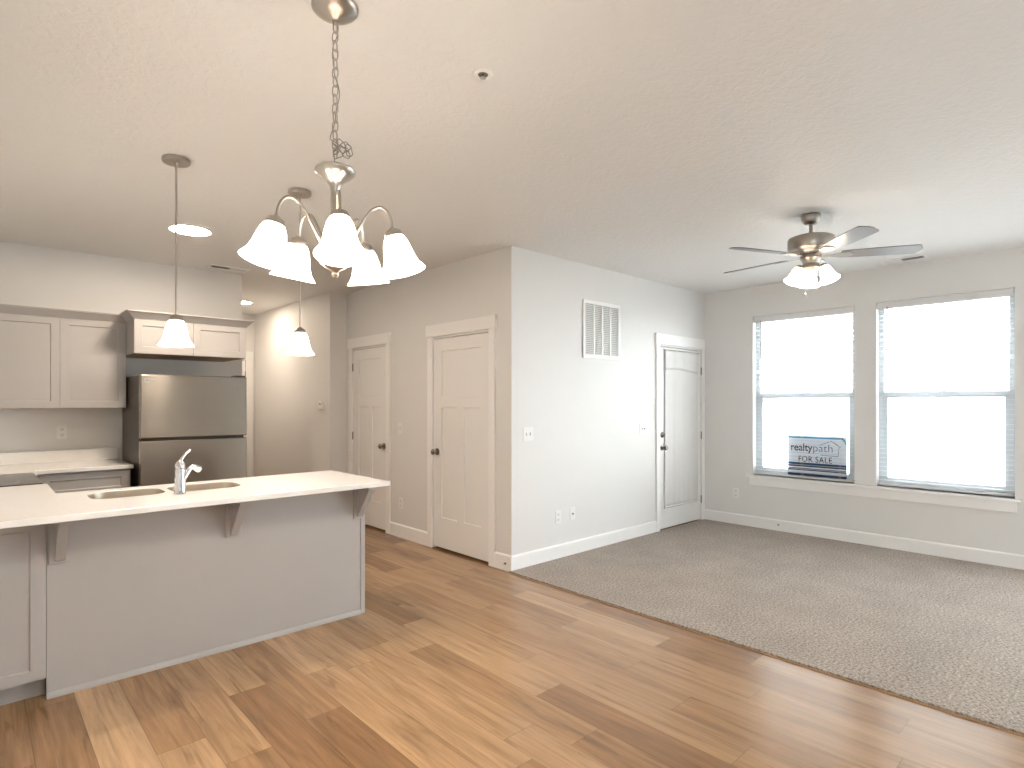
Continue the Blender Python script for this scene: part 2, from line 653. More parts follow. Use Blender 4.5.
def base_y(name, y, x0, x1, segs=None):      # on a wall facing -Y
    mb = MB()
    for a, b in segs or [(x0, x1)]:
        mb.prism(base_prof(), lambda u, v, w: (w, y - u, v), a, b)
    return struct(obj(name, mb, M_TRIM))


def base_x(name, x, segs):                   # on a wall facing -X
    mb = MB()
    for a, b in segs:
        mb.prism(base_prof(), lambda u, v, w: (x - u, w, v), a, b)
    return struct(obj(name, mb, M_TRIM))


base_y('baseboard_back', YV, 0, 0, [(XC, 5.461)])
base_x('baseboard_closet', XC, [(YV - BT, 3.781), (4.785, 5.497)])
base_x('baseboard_right', XW, [(YR, YV - .02)])
base_y('baseboard_return', YS, XH - BT, XC)
base_x('baseboard_hall', XH, [(YS - BT, YE)])

# ------------------------------------------------------------------ doors
CW, CT = 0.078, 0.018


def casing_x(name, x, y0, y1, z1, w=CW):      # casing round an opening in a wall facing -X
    mb = MB()
    mb.box(x - CT, x, y0 - w, y0, 0, z1 + .02)
    mb.box(x - CT, x, y1, y1 + w, 0, z1 + .02)
    mb.box(x - CT - .008, x, y0 - w - .016, y1 + w + .016, z1 + .02, z1 + .135)
    return struct(obj(name, mb, M_TRIM, bevel=0.0015))


def casing_y(name, y, x0, x1, z1, w0=CW, w1=CW):
    mb = MB()
    mb.box(x0 - w0, x0, y - CT, y, 0, z1 + .02)
    mb.box(x1, x1 + w1, y - CT, y, 0, z1 + .02)
    mb.box(x0 - w0 - .016, x1 + w1, y - CT - .008, y, z1 + .02, z1 + .135)
    return struct(obj(name, mb, M_TRIM, bevel=0.0015))


def knob(parent, p, d, r=0.027):
    """Round knob with rose at p, sticking out along d."""
    return obj('door_knob', MB().lathe([(0, 0), (.033, 0), (.033, .006), (.013, .011), (.011, .03), (.018, .036), (r, .045), (r + .002, .054),
                                        (r - .004, .064), (r * .5, .069), (0, .07)], p, d, 24), M_DNICKEL, parent, smooth=True)


def hinge(parent, p):
    mb = MB()
    mb.lathe([(0, -.048), (.0035, -.046), (.0075, -.043), (.0075, .043), (.0035, .046), (0, .048)], p, (0, 0, 1), 10)
    return obj('hinge', mb, M_DNICKEL, parent, smooth=True)


def closet_door(name, x, y0, y1, z1, hinge_y, knob_y, label):
    g = 0.0025
    a, b = y0 + g, y1 - g
    st = 0.128
    mid = (a + b) / 2
    recs = [(a + st, b - st, 1.475, z1 - .125), (a + st, mid - .055, .31, 1.375), (mid + .055, b - st, .31, 1.375)]
    mb = MB().panel(a, b, 0.022, z1 - .006, .036, recs, .011, lambda u, v, w: (x + .004 + w, u, v), slope=.004)
    d = struct(obj(name, mb, M_DOOR, loc=(x + .004, (a + b) / 2, 0.022)))
    d['label'] = label
    for z in (.22, 1.03, 1.84):
        hinge(d, (x - .004, hinge_y, z))
    knob(d, (x + .004, knob_y, .945), (-1, 0, 0))
    return d


closet_door('door_2', XC, CA[0], CA[1], CA[3], CA[0] + .001, CA[1] - .065, 'white three panel closet door nearest the carpet')
closet_door('door_3', XC, CB[0], CB[1], CB[3], CB[1] - .001, CB[0] + .065, 'white three panel closet door nearest the hall')
casing_x('trim_2', XC, CA[0], CA[1], CA[3])
casing_x('trim_3', XC, CB[0], CB[1], CB[3])

# patio door with a full fabric panel over its glass
a, b = PD[0] + .004, PD[1] - .004
mb = MB().panel(a, b, 0.024, PD[3] - .006, .04, [(a + .13, b - .13, .26, 1.90)], .012, lambda u, v, w: (u, YV + .004 + w, v))
door1 = struct(obj('door_1', mb, M_DOOR, loc=((a + b) / 2, YV + .004, .024)))
door1['label'] = 'white patio door beside the window wall'
for z in (.26, 1.03, 1.80):
    hinge(door1, (PD[1] - .001, YV - .004, z))
obj('door_knob', MB().lathe([(0, 0), (.032, 0), (.032, .006), (.013, .011), (.011, .03), (.018, .036), (.026, .045), (.028, .054), (.022, .064), (0, .069)],
                            (PD[0] + .07, YV + .004, .925), (0, -1, 0), 24), M_DNICKEL, door1, smooth=True)
obj('deadbolt', MB().lathe([(0, 0), (.031, 0), (.031, .007), (.024, .014), (.008, .016), (.008, .03), (0, .03)], (PD[0] + .07, YV + .004, 1.065), (0, -1, 0), 24)
    .box(PD[0] + .062, PD[0] + .078, YV - .034, YV - .022, 1.045, 1.085), M_DNICKEL, door1, smooth=True)
casing_y('trim_4', YV, PD[0], PD[1], PD[3], .064, .058)

# hall end door
a, b = HD[0] + .004, HD[1] - .004
mid = (a + b) / 2
mb = MB().panel(a, b, .022, HD[3] - .006, .036, [(a + .12, b - .12, 1.475, 1.92), (a + .12, mid - .055, .31, 1.375), (mid + .055, b - .12, .31, 1.375)], .011,
                lambda u, v, w: (u, YE + .004 + w, v))
door4 = struct(obj('door_4', mb, M_DOOR, loc=(mid, YE, .022)))
for z in (.22, 1.03, 1.84):
    hinge(door4, (HD[1] - .001, YE - .004, z))
casing_y('trim_5', YE, HD[0], HD[1], HD[3], .095, .105)

# fabric panel on the patio door
mb = MB()
x0, x1 = 5.64, 6.345
nx, nz = 48, 30
Z0, Z1 = .245, 2.005
cur = thing('door_curtain', 'grey white fabric panel hanging over the patio door glass', 'curtain', (5.99, YV, Z0))
vs = []
for j in range(nz + 1):
    t = j / nz
    row = []
    for i in range(nx + 1):
        s = i / nx
        z = Z0 + (Z1 - Z0) * t
        xx = x0 + (x1 - x0) * s + (-.012 * (1 - t) if s < .5 else 0.006 * (1 - t)) * abs(2 * s - 1)
        amp = .006 * (1 - .5 * t)
        y = YV - .004 - amp*.3 * math.sin(s * 19 + .6 * math.sin(3 * t)) - .0012 * math.sin(s * 43 + 1) * (1 - t) - .008 * (1 - t) * s * (1 - s)
        row.append(mb.bm.verts.new((xx, y, z)))
    vs.append(row)
for j in range(nz):
    for i in range(nx):
        mb.bm.faces.new((vs[j][i], vs[j][i + 1], vs[j + 1][i + 1], vs[j + 1][i]))
panel = obj('fabric_panel', mb, M_CURTAIN, cur, smooth=True)
sol = panel.modifiers.new('thickness', 'SOLIDIFY'); sol.thickness = .003
# folded-over top flap and bottom hem
mb = MB()
vs = []
for j in range(9):
    t = j / 8
    row = []
    for i in range(nx + 1):
        s = i / nx
        row.append(mb.bm.verts.new((x0 - .006 + (x1 - x0 + .012) * s, YV - .013 - .004 * (1 - t) - .002 * math.sin(s * 23), 1.785 + .012 * math.sin(s * 5) * (1 - t) + .225 * t)))
    vs.append(row)
for j in range(8):
    for i in range(nx):
        mb.bm.faces.new((vs[j][i], vs[j][i + 1], vs[j + 1][i + 1], vs[j + 1][i]))
fl = obj('top_flap', mb, M_CURTAIN, cur, smooth=True)
sol = fl.modifiers.new('thickness', 'SOLIDIFY'); sol.thickness = .004
pts = [(x0 - .012 + (x1 - x0 + .02) * k / 24, YV - .009 - .002 * math.sin(k / 24 * 19 + .2), Z0 + .012) for k in range(25)]
obj('hem', MB().tube(pts, .008, 8), M_CURTAIN, cur, smooth=True)
obj('curtain_rod', MB().tube([(x0 - .02, YV - .010, 2.008), (x1 + .02, YV - .010, 2.008)], .006, 8), M_NICKEL, cur, smooth=True)

# ------------------------------------------------------------------ windows
def window(name, W, zrail, label):
    y0, y1, z0, z1 = W
    xf = XW + .085
    fr = MB()
    for (a, b, c, d) in ((y0, y0 + .045, z0, z1), (y1 - .045, y1, z0, z1), (y0 + .045, y1 - .045, z0, z0 + .05), (y0 + .045, y1 - .045, z1 - .05, z1)):
        fr.box(xf, xf + .05, a, b, c, d)
    w = struct(obj(name, fr, M_VINYL, bevel=.003, loc=(xf, (y0 + y1) / 2, z0)))
    w['label'] = label
    s = MB()
    s.box(xf + .004, xf + .034, y0 + .045, y1 - .045, zrail - .028, zrail + .028)
    for (a, b, c, d) in ((y0 + .045, y0 + .075, z0 + .05, zrail - .028), (y1 - .075, y1 - .045, z0 + .05, zrail - .028), (y0 + .075, y1 - .075, z0 + .05, z0 + .085)):
        s.box(xf + .006, xf + .03, a, b, c, d)
    obj('lower_sash', s, M_VINYL, w, bevel=.002)
    obj('sash_lock', MB().box(xf - .008, xf + .012, (y0 + y1) / 2 - .025, (y0 + y1) / 2 + .025, zrail + .018, zrail + .034), M_VINYL, w)
    g = MB()
    g.box(xf + .016, xf + .02, y0 + .075, y1 - .075, z0 + .085, zrail - .028)
    g.box(xf + .032, xf + .036, y0 + .045, y1 - .045, zrail + .028, z1 - .05)
    obj('glass_pane', g, M_GLASS, w)
    return w


window('window_1', W1, 1.500, 'double hung window with the sale sign on its sill')
window('window_2', W2, 1.500, 'double hung window farthest from the patio door')
# sill and apron under both windows
sl = MB()
sl.box(XW - .04, XW, .660, 3.030, .580, .605)
for W in (W1, W2):
    sl.box(XW, XW + .085, W[0], W[1], .580, .605)
sl.box(XW - .018, XW, .690, 3.000, .490, .580)
struct(obj('trim_6', sl, M_TRIM, bevel=.002))


def blind(W, label):
    y0, y1, z0, z1 = W
    y0 += .008; y1 -= .008
    xc = XW + .042
    t = thing('window_blind', label, 'blind', (xc, (y0 + y1) / 2, z0), 'slatted blinds in the windows')
    obj('valance', MB().prism([(-.008, 0), (-.014, .012), (-.014, .058), (-.008, .070), (0, .070), (0, 0)], lambda u, v, w: (XW + .012 + u, w, z1 - .072 + v), y0, y1)
        .box(XW + .012, XW + .064, y0 + .004, y1 - .004, z1 - .05, z1 - .004), M_BLIND, t)
    s = MB()
    z = z0 + .062
    hw, tl = .024, math.radians(1.2)
    while z < z1 - .08:
        dx, dz = hw * math.cos(tl), hw * math.sin(tl)
        pr = [(-dx, dz), (0, .0008), (dx, -dz), (dx, -dz - .0014), (0, -.0006), (-dx, dz - .0014)]
        s.prism(pr, lambda u, v, w, z=z: (xc + u, w, z + v), y0 + .004, y1 - .004)
        z += .0435
    obj('slats', s, M_BLIND, t)
    obj('bottom_rail', MB().box(xc - .025, xc + .025, y0 + .004, y1 - .004, z0 + .012, z0 + .030), M_BLIND, t, bevel=.004)
    c = MB()
    for y in (y0 + .14, (y0 + y1) / 2, y1 - .14):
        for x in (xc - .026, xc + .026):
            c.tube([(x, y, z0 + .02), (x, y, z1 - .05)], .0009, 4)
    obj('ladder_cord', c, M_BLIND, t)
    wy = y1 - .085
    wd = MB()
    wd.tube([(XW - .008, wy, z1 - .055), (XW - .010, wy, z1 - .45)], .0055, 6)
    wd.lathe([(0, 0), (.007, .004), (.006, .03), (0, .035)], (XW - .010, wy, z1 - .485), (0, 0, 1), 8)
    obj('tilt_wand', wd, M_CORD, t, smooth=True)
    return t


blind(W1, 'white slatted blind in the window that holds the sale sign')
blind(W2, 'white slatted blind in the window without a sign')

# unseen windows, added as extra daylight openings
def added_window(name, x, d, W):
    ym = (W[0] + W[1]) / 2
    xa, xb = sorted((x + d * .06, x + d * .11))
    fr = MB()
    for (a, b, c, e) in ((W[0], W[0] + .05, W[2], W[3]), (W[1] - .05, W[1], W[2], W[3]), (W[0] + .05, W[1] - .05, W[2], W[2] + .05), (W[0] + .05, W[1] - .05, W[3] - .05, W[3]),
                         (ym - .03, ym + .03, W[2] + .05, W[3] - .05)):
        fr.box(xa, xb, a, b, c, e)
    w = struct(obj(name, fr, M_VINYL, loc=((xa + xb) / 2, ym, W[2])))
    obj('glass_pane', MB().box((xa + xb) / 2 - .002, (xa + xb) / 2 + .002, W[0] + .05, W[1] - .05, W[2] + .05, W[3] - .05), M_GLASS, w)


added_window('added_window_3', XW, 1, DW)
added_window('added_window_4', XL, -1, LW)
xm = (RW[0] + RW[1]) / 2
fr = MB()
for (a, b, c, d) in ((RW[0], RW[0] + .05, RW[2], RW[3]), (RW[1] - .05, RW[1], RW[2], RW[3]), (RW[0] + .05, RW[1] - .05, RW[2], RW[2] + .05), (RW[0] + .05, RW[1] - .05, RW[3] - .05, RW[3])):
    fr.box(a, b, YR - .11, YR - .06, c, d)
w5 = struct(obj('added_window_5', fr, M_VINYL, loc=(xm, YR - .08, RW[2])))
obj('glass_pane', MB().box(RW[0] + .05, RW[1] - .05, YR - .09, YR - .086, RW[2] + .05, RW[3] - .05), M_GLASS, w5)

# ------------------------------------------------------------------ sale sign on the sill
SX = XW + .079
SY0, SY1, SZ0, SZ1 = 2.025, 2.610, .607, 1.066
sg = thing('sale_sign', 'white and blue for sale sign standing behind the blind on the window sill', 'sign', (SX, (SY0 + SY1) / 2, SZ0))
obj('board', MB().box(SX - .002, SX + .002, SY0, SY1, SZ0, SZ1), M_SIGN, sg)


def sgrect(name, m, u0, u1, v0, v1, t=.0006):
    return obj(name, MB().box(SX - .002 - t, SX - .002, SY1 - u1, SY1 - u0, SZ1 - v1, SZ1 - v0), m, sg)


WS = SY1 - SY0
sgrect('top_border', M_BLUE, 0, WS - .04, 0.0, .028)
sgrect('navy_band', M_NAVY, 0, WS, .290, .335)
sgrect('lower_band', M_NAVY, 0, WS, .350, .375)
sgrect('foot_band', M_NAVY, 0, WS, .402, .455)
obj('corner_flash', MB().prism([(WS - .06, 0), (WS - .035, 0), (WS, .06), (WS, .09)], lambda u, v, w: (SX - .002 - w, SY1 - u, SZ1 - v), 0, .0006), M_BLUE, sg)


def sgtext(name, txt, u, v, wid, hei, m, bold=0.0, space=1.0):
    cu = bpy.data.curves.new(name, 'FONT')
    cu.body = txt
    cu.size = .1
    cu.offset = bold
    cu.space_character = space
    cu.extrude = .0004
    tmp = bpy.data.objects.new('tmp', cu)
    C.objects.link(tmp)
    dg = bpy.context.evaluated_depsgraph_get()
    me = bpy.data.meshes.new_from_object(tmp.evaluated_get(dg))
    bpy.data.objects.remove(tmp)
    bpy.data.curves.remove(cu)
    xs = [q.co.x for q in me.vertices]; ys = [q.co.y for q in me.vertices]
    me.transform(Matrix.Translation((-min(xs), -min(ys) if '.' not in txt else 0, 0)))
    me.transform(Matrix.Diagonal((wid / (max(xs) - min(xs)), hei / (max(ys) - min(ys)), 1, 1)))
    me.transform(Matrix(((0, 0, -1, 0), (-1, 0, 0, 0), (0, 1, 0, 0), (0, 0, 0, 1))))
    me.transform(Matrix.Translation(Vector((SX - .0026, SY1 - u, SZ1 - v)) - sg.location))
    me.materials.clear()
    me.materials.append(m)
    o = bpy.data.objects.new(name, me)
    C.objects.link(o)
    o.parent = sg
    return o


sgtext('realty_lettering', 'realty', .030, .190, .225, .105, M_INK, .0016)
sgtext('path_lettering', 'path', .262, .190, .190, .105, M_GINK, -.0006)
sgtext('for_sale_lettering', 'FOR SALE', .112, .283, .335, .064, M_INK, .0012, 1.12)
roof = MB()
for p, q in (((.315, .100), (.440, .048)), ((.440, .048), (.530, .110)), ((.515, .100), (.505, .205)), ((.505, .205), (.335, .200))):
    P = Vector((SX - .003, SY1 - p[0], SZ1 - p[1])); Q = Vector((SX - .003, SY1 - q[0], SZ1 - q[1]))
    roof.tube([P, Q], .0028, 6)
obj('house_outline', roof, M_GINK, sg)
rd = MB().tube([(SX - .0035, SY1 - .452, SZ1 - .056), (SX - .0035, SY1 - .505, SZ1 - .090)], .0035, 6)
obj('red_roof_stroke', rd, M_RED, sg)

# ------------------------------------------------------------------ kitchen: peninsula
PX0, PX1, PY = .262, 1.947, 3.565
PYB = 4.085
pen = thing('kitchen_peninsula', 'greige painted peninsula cabinet with three corbels facing the wood floor', 'kitchen island', ((PX0 + PX1) / 2, 3.8, 0))
obj('back_panel', MB().box(PX0, PX1 - .018, PY, PY + .018, 0, .884), M_CAB, pen)
obj('end_panel', MB().box(PX1 - .018, PX1, PY + .002, PYB, 0, .884), M_CAB, pen)
obj('corner_trim', MB().box(PX1 - .028, PX1 + .004, PY - .006, PY + .03, 0.0, .884), M_CAB, pen, bevel=.003)
obj('shoe_moulding', MB().prism([(0, 0), (.013, 0), (.013, .012), (.008, .024), (0, .028)], lambda u, v, w: (w, PY - u, v), PX0, PX1 - .028)
    .prism([(0, 0), (.013, 0), (.013, .012), (.008, .024), (0, .028)], lambda u, v, w: (PX1 + .004 + u, w, v), PY + .03, PYB), M_CAB, pen)
# kitchen-side fronts
fronts = MB()
obj('kitchen_side_frame', MB().box(PX0 + .1, PX1 - .018, PYB - .02, PYB, .10, .884), M_CAB, pen)
obj('toe_kick', MB().box(PX0 + .1, PX1 - .018, PYB - .09, PYB - .075, 0, .10), M_CAB, pen)
for k in range(4):
    u0 = .52 + k * .345
    obj('cabinet_door', MB().panel(u0 + .003, u0 + .342, .115, .865, .02, [(u0 + .06, u0 + .285, .175, .805)], .009, lambda u, v, w: (u, PYB + .02 - w, v)), M_CAB, pen)

for cx in (.312, 1.108, 1.905):
    bp_ = obj('corbel', MB().box(cx - .042, cx + .042, PY - .016, PY, .645, .868), M_CAB, pen, bevel=.002)
    obj('top_plate', MB().box(cx - .044, cx + .044, PY - .205, PY, .868, .8838), M_CAB, bp_, bevel=.002)
    pr = [(PY - .016, .868)]
    for k in range(13):
        t = k / 12
        yy = PY - .175 + .16 * t
        zz = .855 - .200 * t - .006 * math.sin(PI * t)
        pr.append((yy, zz if k else .855))
    pr.insert(1, (PY - .175, .868))
    pr.append((PY - .016, .655))
    obj('bracket', MB().prism(pr, lambda u, v, w: (w, u, v), cx - .020, cx + .020), M_CAB, bp_)

# corner base cabinet beside it
ccab = thing('base_cabinet', 'greige corner base cabinet with shaker front at the photo edge, left of the peninsula', 'cabinet', (-.04, 3.9, 0))
obj('carcass', MB().box(XL + .004, PX0 - .001, PY + .014, PYB + .04, .10, .884), M_CAB, ccab)
obj('toe_kick', MB().box(XL + .004, PX0 - .0005, PY + .065, PY + .08, 0, .0998), M_CAB, ccab)
obj('cabinet_door', MB().panel(XL + .01, PX0 - .002, .102, .872, .02, [(XL + .07, PX0 - .060, .150, .815)], .009, lambda u, v, w: (u, PY - .008 + w, v)), M_CAB, ccab, bevel=.001)

# countertop with the two sink openings
CTZ0, CTZ1 = .884, .914
outer = [(XL + .003, 3.29), (1.980, 3.29), (1.980, 4.122), (.345, 4.122), (.345, 4.655), (XL + .003, 4.655)]
BAS = [(.460, .812, 3.70, 4.02), (.845, 1.222, 3.70, 4.02)]


def slab(outer, holes, z0, z1):
    mb = MB()
    bm = mb.bm
    edges = []
    for loop in [outer] + holes:
        vs = [bm.verts.new((x, y, z1)) for x, y in loop]
        for i in range(len(vs)):
            edges.append(bm.edges.new((vs[i], vs[(i + 1) % len(vs)])))
    bmesh.ops.triangle_fill(bm, use_beauty=True, use_dissolve=False, edges=edges)
    r = bmesh.ops.extrude_face_region(bm, geom=list(bm.faces))
    vv = [g for g in r['geom'] if isinstance(g, bmesh.types.BMVert)]
    bmesh.ops.translate(bm, verts=vv, vec=(0, 0, z0 - z1))
    return mb


ct = obj('countertop', slab(outer, [rrect(*b_, .105) for b_ in BAS], CTZ0, CTZ1), M_QUARTZ, bevel=.003, loc=(.9, 3.7, CTZ0))
tag(ct, 'white quartz countertop on the peninsula with two sink openings', 'countertop')

snk = thing('kitchen_sink', 'stainless double bowl sink set into the peninsula countertop', 'sink', (.82, 3.86, .69))
for (x0, x1, y0, y1) in BAS:
    mb = MB()
    loops = []
    for dz, ins, r in ((CTZ1 - .004, .0008, .105), (CTZ1 - .0045, .0022, .104), (CTZ0 - .012, .004, .103), (.74, .010, .098), (.715, .02, .09), (.705, .05, .07)):
        loops.append([mb.bm.verts.new((x, y, dz)) for x, y in rrect(x0 + ins, x1 - ins, y0 + ins, y1 - ins, r)])
    for A, B in zip(loops, loops[1:]):
        n = len(A)
        for k in range(n):
            mb.bm.faces.new((A[k], A[(k + 1) % n], B[(k + 1) % n], B[k]))
    mb.bm.faces.new(loops[-1])
    bs = obj('basin', mb, M_SINK, snk, smooth=True)
    obj('drain', MB().lathe([(0, .003), (.02, .003), (.035, .006), (.042, .004), (.042, 0)], ((x0 + x1) / 2, (y0 + y1) / 2, .7055), (0, 0, 1), 20), M_CHROME, bs, smooth=True)

# faucet
FX, FY = .848, 3.625
fz = CTZ1
fc = thing('kitchen_faucet', 'chrome single lever faucet standing between the two sink bowls', 'faucet', (FX, FY, fz))
obj('body', MB().lathe([(0, 0), (.034, 0), (.035, .004), (.032, .010), (.032, .05), (.031, .10), (.030, .150), (.029, .162), (.0295, .165), (.028, .185), (.020, .203), (.010, .211), (0, .213)],
                       (FX, FY, fz), (0, 0, 1), 24), M_CHROME, fc, smooth=True)
sd = Vector((.93, .37, 0))
P0 = Vector((FX, FY, fz))
pts = [P0 + sd * .018 + Vector((0, 0, .085)), P0 + sd * .045 + Vector((0, 0, .125)), P0 + sd * .062 + Vector((0, 0, .150)), P0 + sd * .078 + Vector((0, 0, .160)), P0 + sd * .092 + Vector((0, 0, .160))]
obj('spout', MB().tube(pts, [.016, .015, .0145, .015, .015], 14), M_CHROME, fc, smooth=True)
obj('spray_head', MB().lathe([(0, 0), (.016, 0), (.0175, .01), (.021, .03), (.022, .045), (.019, .05), (0, .05)], P0 + sd * .088 + Vector((0, 0, .163)), sd + Vector((0, 0, -.55)), 18), M_CHROME, fc, smooth=True)
pts = [P0 + Vector((0, 0, .200)), P0 + sd * .012 + Vector((0, 0, .222)), P0 + sd * .034 + Vector((0, 0, .247)), P0 + sd * .062 + Vector((0, 0, .268)), P0 + sd * .070 + Vector((0, 0, .272))]
obj('lever', MB().tube(pts, [.012, .0085, .008, .0095, .005], 12), M_CHROME, fc, smooth=True)

for o_ in fc.children:
    o_.data.transform(Matrix.Diagonal((.90, .90, .885, 1)))

# ------------------------------------------------------------------ kitchen: cooking run
SY0_, SY1_ = 4.66, 5.422
rg = thing('range', 'black glass top range between the two countertops', 'stove', (0, 5.04, 0))
obj('body', MB().box(XL + .004, .30, SY0_, SY1_, .06, .900), M_STEEL, rg, bevel=.003)
obj('cooktop', MB().box(XL + .004, .325, SY0_ + .001, SY1_ - .001, .900, .919), M_BLACKG, rg, bevel=.005)
obj('backguard', MB().box(XL + .004, XL + .05, SY0_ + .001, SY1_ - .001, .919, 1.06), M_STEEL, rg, bevel=.004)
od = obj('oven_door', MB().box(.301, .34, SY0_ + .005, SY1_ - .005, .24, .78), M_BLACKG, rg, bevel=.004)
obj('handle', MB().tube([(.341, SY0_ + .08, .74), (.385, SY0_ + .08, .74), (.385, SY1_ - .08, .74), (.341, SY1_ - .08, .74)], .010, 8), M_STEEL, od, smooth=True)
obj('control_panel', MB().box(.301, .33, SY0_ + .005, SY1_ - .005, .80, .898), M_STEEL, rg, bevel=.003)
for k in range(4):
    obj('knob', MB().lathe([(0, 0), (.02, 0), (.018, .022), (0, .024)], (.33, SY0_ + .13 + k * .17, .85), (1, 0, 0), 16), M_STEEL, rg, smooth=True)
obj('storage_drawer', MB().box(.301, .335, SY0_ + .005, SY1_ - .005, .07, .225), M_STEEL, rg, bevel=.003)
for (x, y, r) in ((-.16, 4.84, .075), (.12, 4.84, .1), (-.16, 5.24, .1), (.12, 5.24, .075)):
    obj('burner_ring', MB().lathe([(r, 0), (r, .0006), (r - .004, .0006), (r - .004, 0)], (x, y, .919), (0, 0, 1), 32, close=True), M_GREYSLOT, rg)

# back run: corner unit with drawers, counter with backsplash
BY = 5.64
bc = thing('base_cabinet', 'greige base cabinet with shaker drawer under the back countertop, beside the refrigerator', 'cabinet', (.4, 5.97, 0))
obj('carcass', MB().box(XL + .004, .955, BY, YK - .003, .10, .884), M_CAB, bc)
obj('toe_kick', MB().box(.33, .955, BY + .06, BY + .075, 0, .0998), M_CAB, bc)
dX0, dX1 = .375, .945
obj('drawer', MB().panel(dX0, dX1, .700, .868, .02, [(dX0 + .055, dX1 - .055, .745, .823)], .008, lambda u, v, w: (u, BY - .02 + w, v)), M_CAB, bc, bevel=.001)
obj('cabinet_door', MB().panel(dX0, (dX0 + dX1) / 2 - .002, .115, .690, .02, [(dX0 + .055, (dX0 + dX1) / 2 - .057, .17, .635)], .008, lambda u, v, w: (u, BY - .02 + w, v)), M_CAB, bc, bevel=.001)
obj('cabinet_door', MB().panel((dX0 + dX1) / 2 + .002, dX1, .115, .690, .02, [((dX0 + dX1) / 2 + .057, dX1 - .055, .17, .635)], .008, lambda u, v, w: (u, BY - .02 + w, v)), M_CAB, bc, bevel=.001)

bct = obj('countertop', slab([(XL + .003, 5.425), (.345, 5.425), (.345, 5.60), (.972, 5.60), (.972, YK - .003), (XL + .003, YK - .003)], [], CTZ0, CTZ1), M_QUARTZ, bevel=.003, loc=(.4, 5.9, CTZ0))
tag(bct, 'white quartz countertop along the kitchen wall beside the refrigerator', 'countertop')
obj('backsplash', MB().box(XL + .003, .965, YK - .023, YK - .003, CTZ1, CTZ1 + .10), M_QUARTZ, bct, bevel=.002)

# wall cabinets
UF = 5.975


def crown(mb, x0, x1, yf, yb, z, left, right, pj=.058, hh=.062):
    """Crown moulding round the front and the free ends."""
    prof = [(0, 0), (.006, 0), (.016, .012), (pj - .010, hh - .016), (pj, hh - .010), (pj, hh), (0, hh)]

    def ring(p):
        o, h = p
        pts = []
        if left:
            pts.append((x0 - o, yb, z + h))
        pts += [(x0 - (o if left else 0), yf - o, z + h), (x1 + (o if right else 0), yf - o, z + h)]
        if right:
            pts.append((x1 + o, yb, z + h))
        return [mb.bm.verts.new(q) for q in pts]
    R = [ring(p) for p in prof]
    R.append(R[0])
    for A, B in zip(R, R[1:]):
        for k in range(len(A) - 1):
            mb.bm.faces.new((A[k], A[k + 1], B[k + 1], B[k]))
    return mb


def wall_cab(label, x0, x1, yf, z0, z1, doors, left, right, cl):
    t = thing('wall_cabinet', label, 'cabinet', ((x0 + x1) / 2, YK, z0))
    obj('carcass', MB().box(x0, x1, yf + .02, YK - .003, z0, z1), M_CAB, t)
    for a, b in doors:
        obj('cabinet_door', MB().panel(a + .0015, b - .0015, z0 + .001, z1 - .012, .0195, [(a + .058, b - .058, z0 + .056, z1 - .068)], .008,
                                       lambda u, v, w: (u, yf + w, v), slope=.002), M_CAB, t, bevel=.001)
    obj('underside', MB().box(x0 + .016, x1 - .016, yf + .022, YK - .02, z0 - .003, z0), M_MAPLE, t)
    obj('crown_moulding', crown(MB(), x0, x1, yf, YK - .003 if cl is None else cl, z1 - .012, left, right), M_CAB, t)
    return t


wall_cab('greige two door wall cabinet above the back countertop', XL + .004, .981, UF, 1.378, 2.128, [(.068, .5245), (.5245, .981)], False, False, None)
wall_cab('short greige two door wall cabinet mounted above the refrigerator', .9835, 1.872, 5.655, 1.835, 2.135, [(.9835, 1.428), (1.428, 1.872)], True, True, None)

# refrigerator
rf = thing('refrigerator', 'stainless top freezer refrigerator beside the hall', 'refrigerator', (1.40, 5.85, 0))
FX0, FX1, FYF = .990, 1.812, 5.45
obj('body', MB().box(FX0 + .004, FX1 - .004, FYF + .075, 6.24, .03, 1.648), M_FRIDGE_SIDE, rf, bevel=.005)
fd = obj('freezer_door', MB().box(FX0, FX1, FYF, FYF + .068, 1.128, 1.652), M_STEEL, rf, bevel=.010)
ld = obj('fridge_door', MB().box(FX0, FX1, FYF, FYF + .068, .09, 1.112), M_STEEL, rf, bevel=.010)
obj('gasket', MB().box(FX0 + .01, FX1 - .01, FYF + .068, FYF + .075, .10, 1.645).box(FX0 + .008, FX1 - .10, FYF + .02, FYF + .066, 1.1125, 1.1275), M_DARK, rf)
obj('hinge_cover', MB().box(FX1 - .10, FX1 - .01, FYF + .01, FYF + .12, 1.6525, 1.664), M_FRIDGE_SIDE, rf, bevel=.004)
obj('middle_hinge', MB().box(FX1 - .085, FX1 - .045, FYF + .004, FYF + .03, 1.1125, 1.1275), M_DARK, rf)
obj('base_grille', MB().box(FX0 + .01, FX1 - .01, FYF + .06, FYF + .075, .0, .085), M_DARK, rf)
obj('logo', MB().cyl((FX0 + .035, FYF - .0005, 1.605), .011, .001, (0, -1, 0), 20).box(FX0 + .052, FX0 + .062, FYF - .0015, FYF + .0005, 1.597, 1.613)
    .box(FX0 + .066, FX0 + .076, FYF - .0015, FYF + .0005, 1.597, 1.613).box(FX0 + .080, FX0 + .094, FYF - .0015, FYF + .0005, 1.600, 1.610), M_CHROME, fd)
obj('badge', MB().box(FX1 - .085, FX1 - .045, FYF - .001, FYF + .0005, 1.572, 1.580), M_DNICKEL, fd)

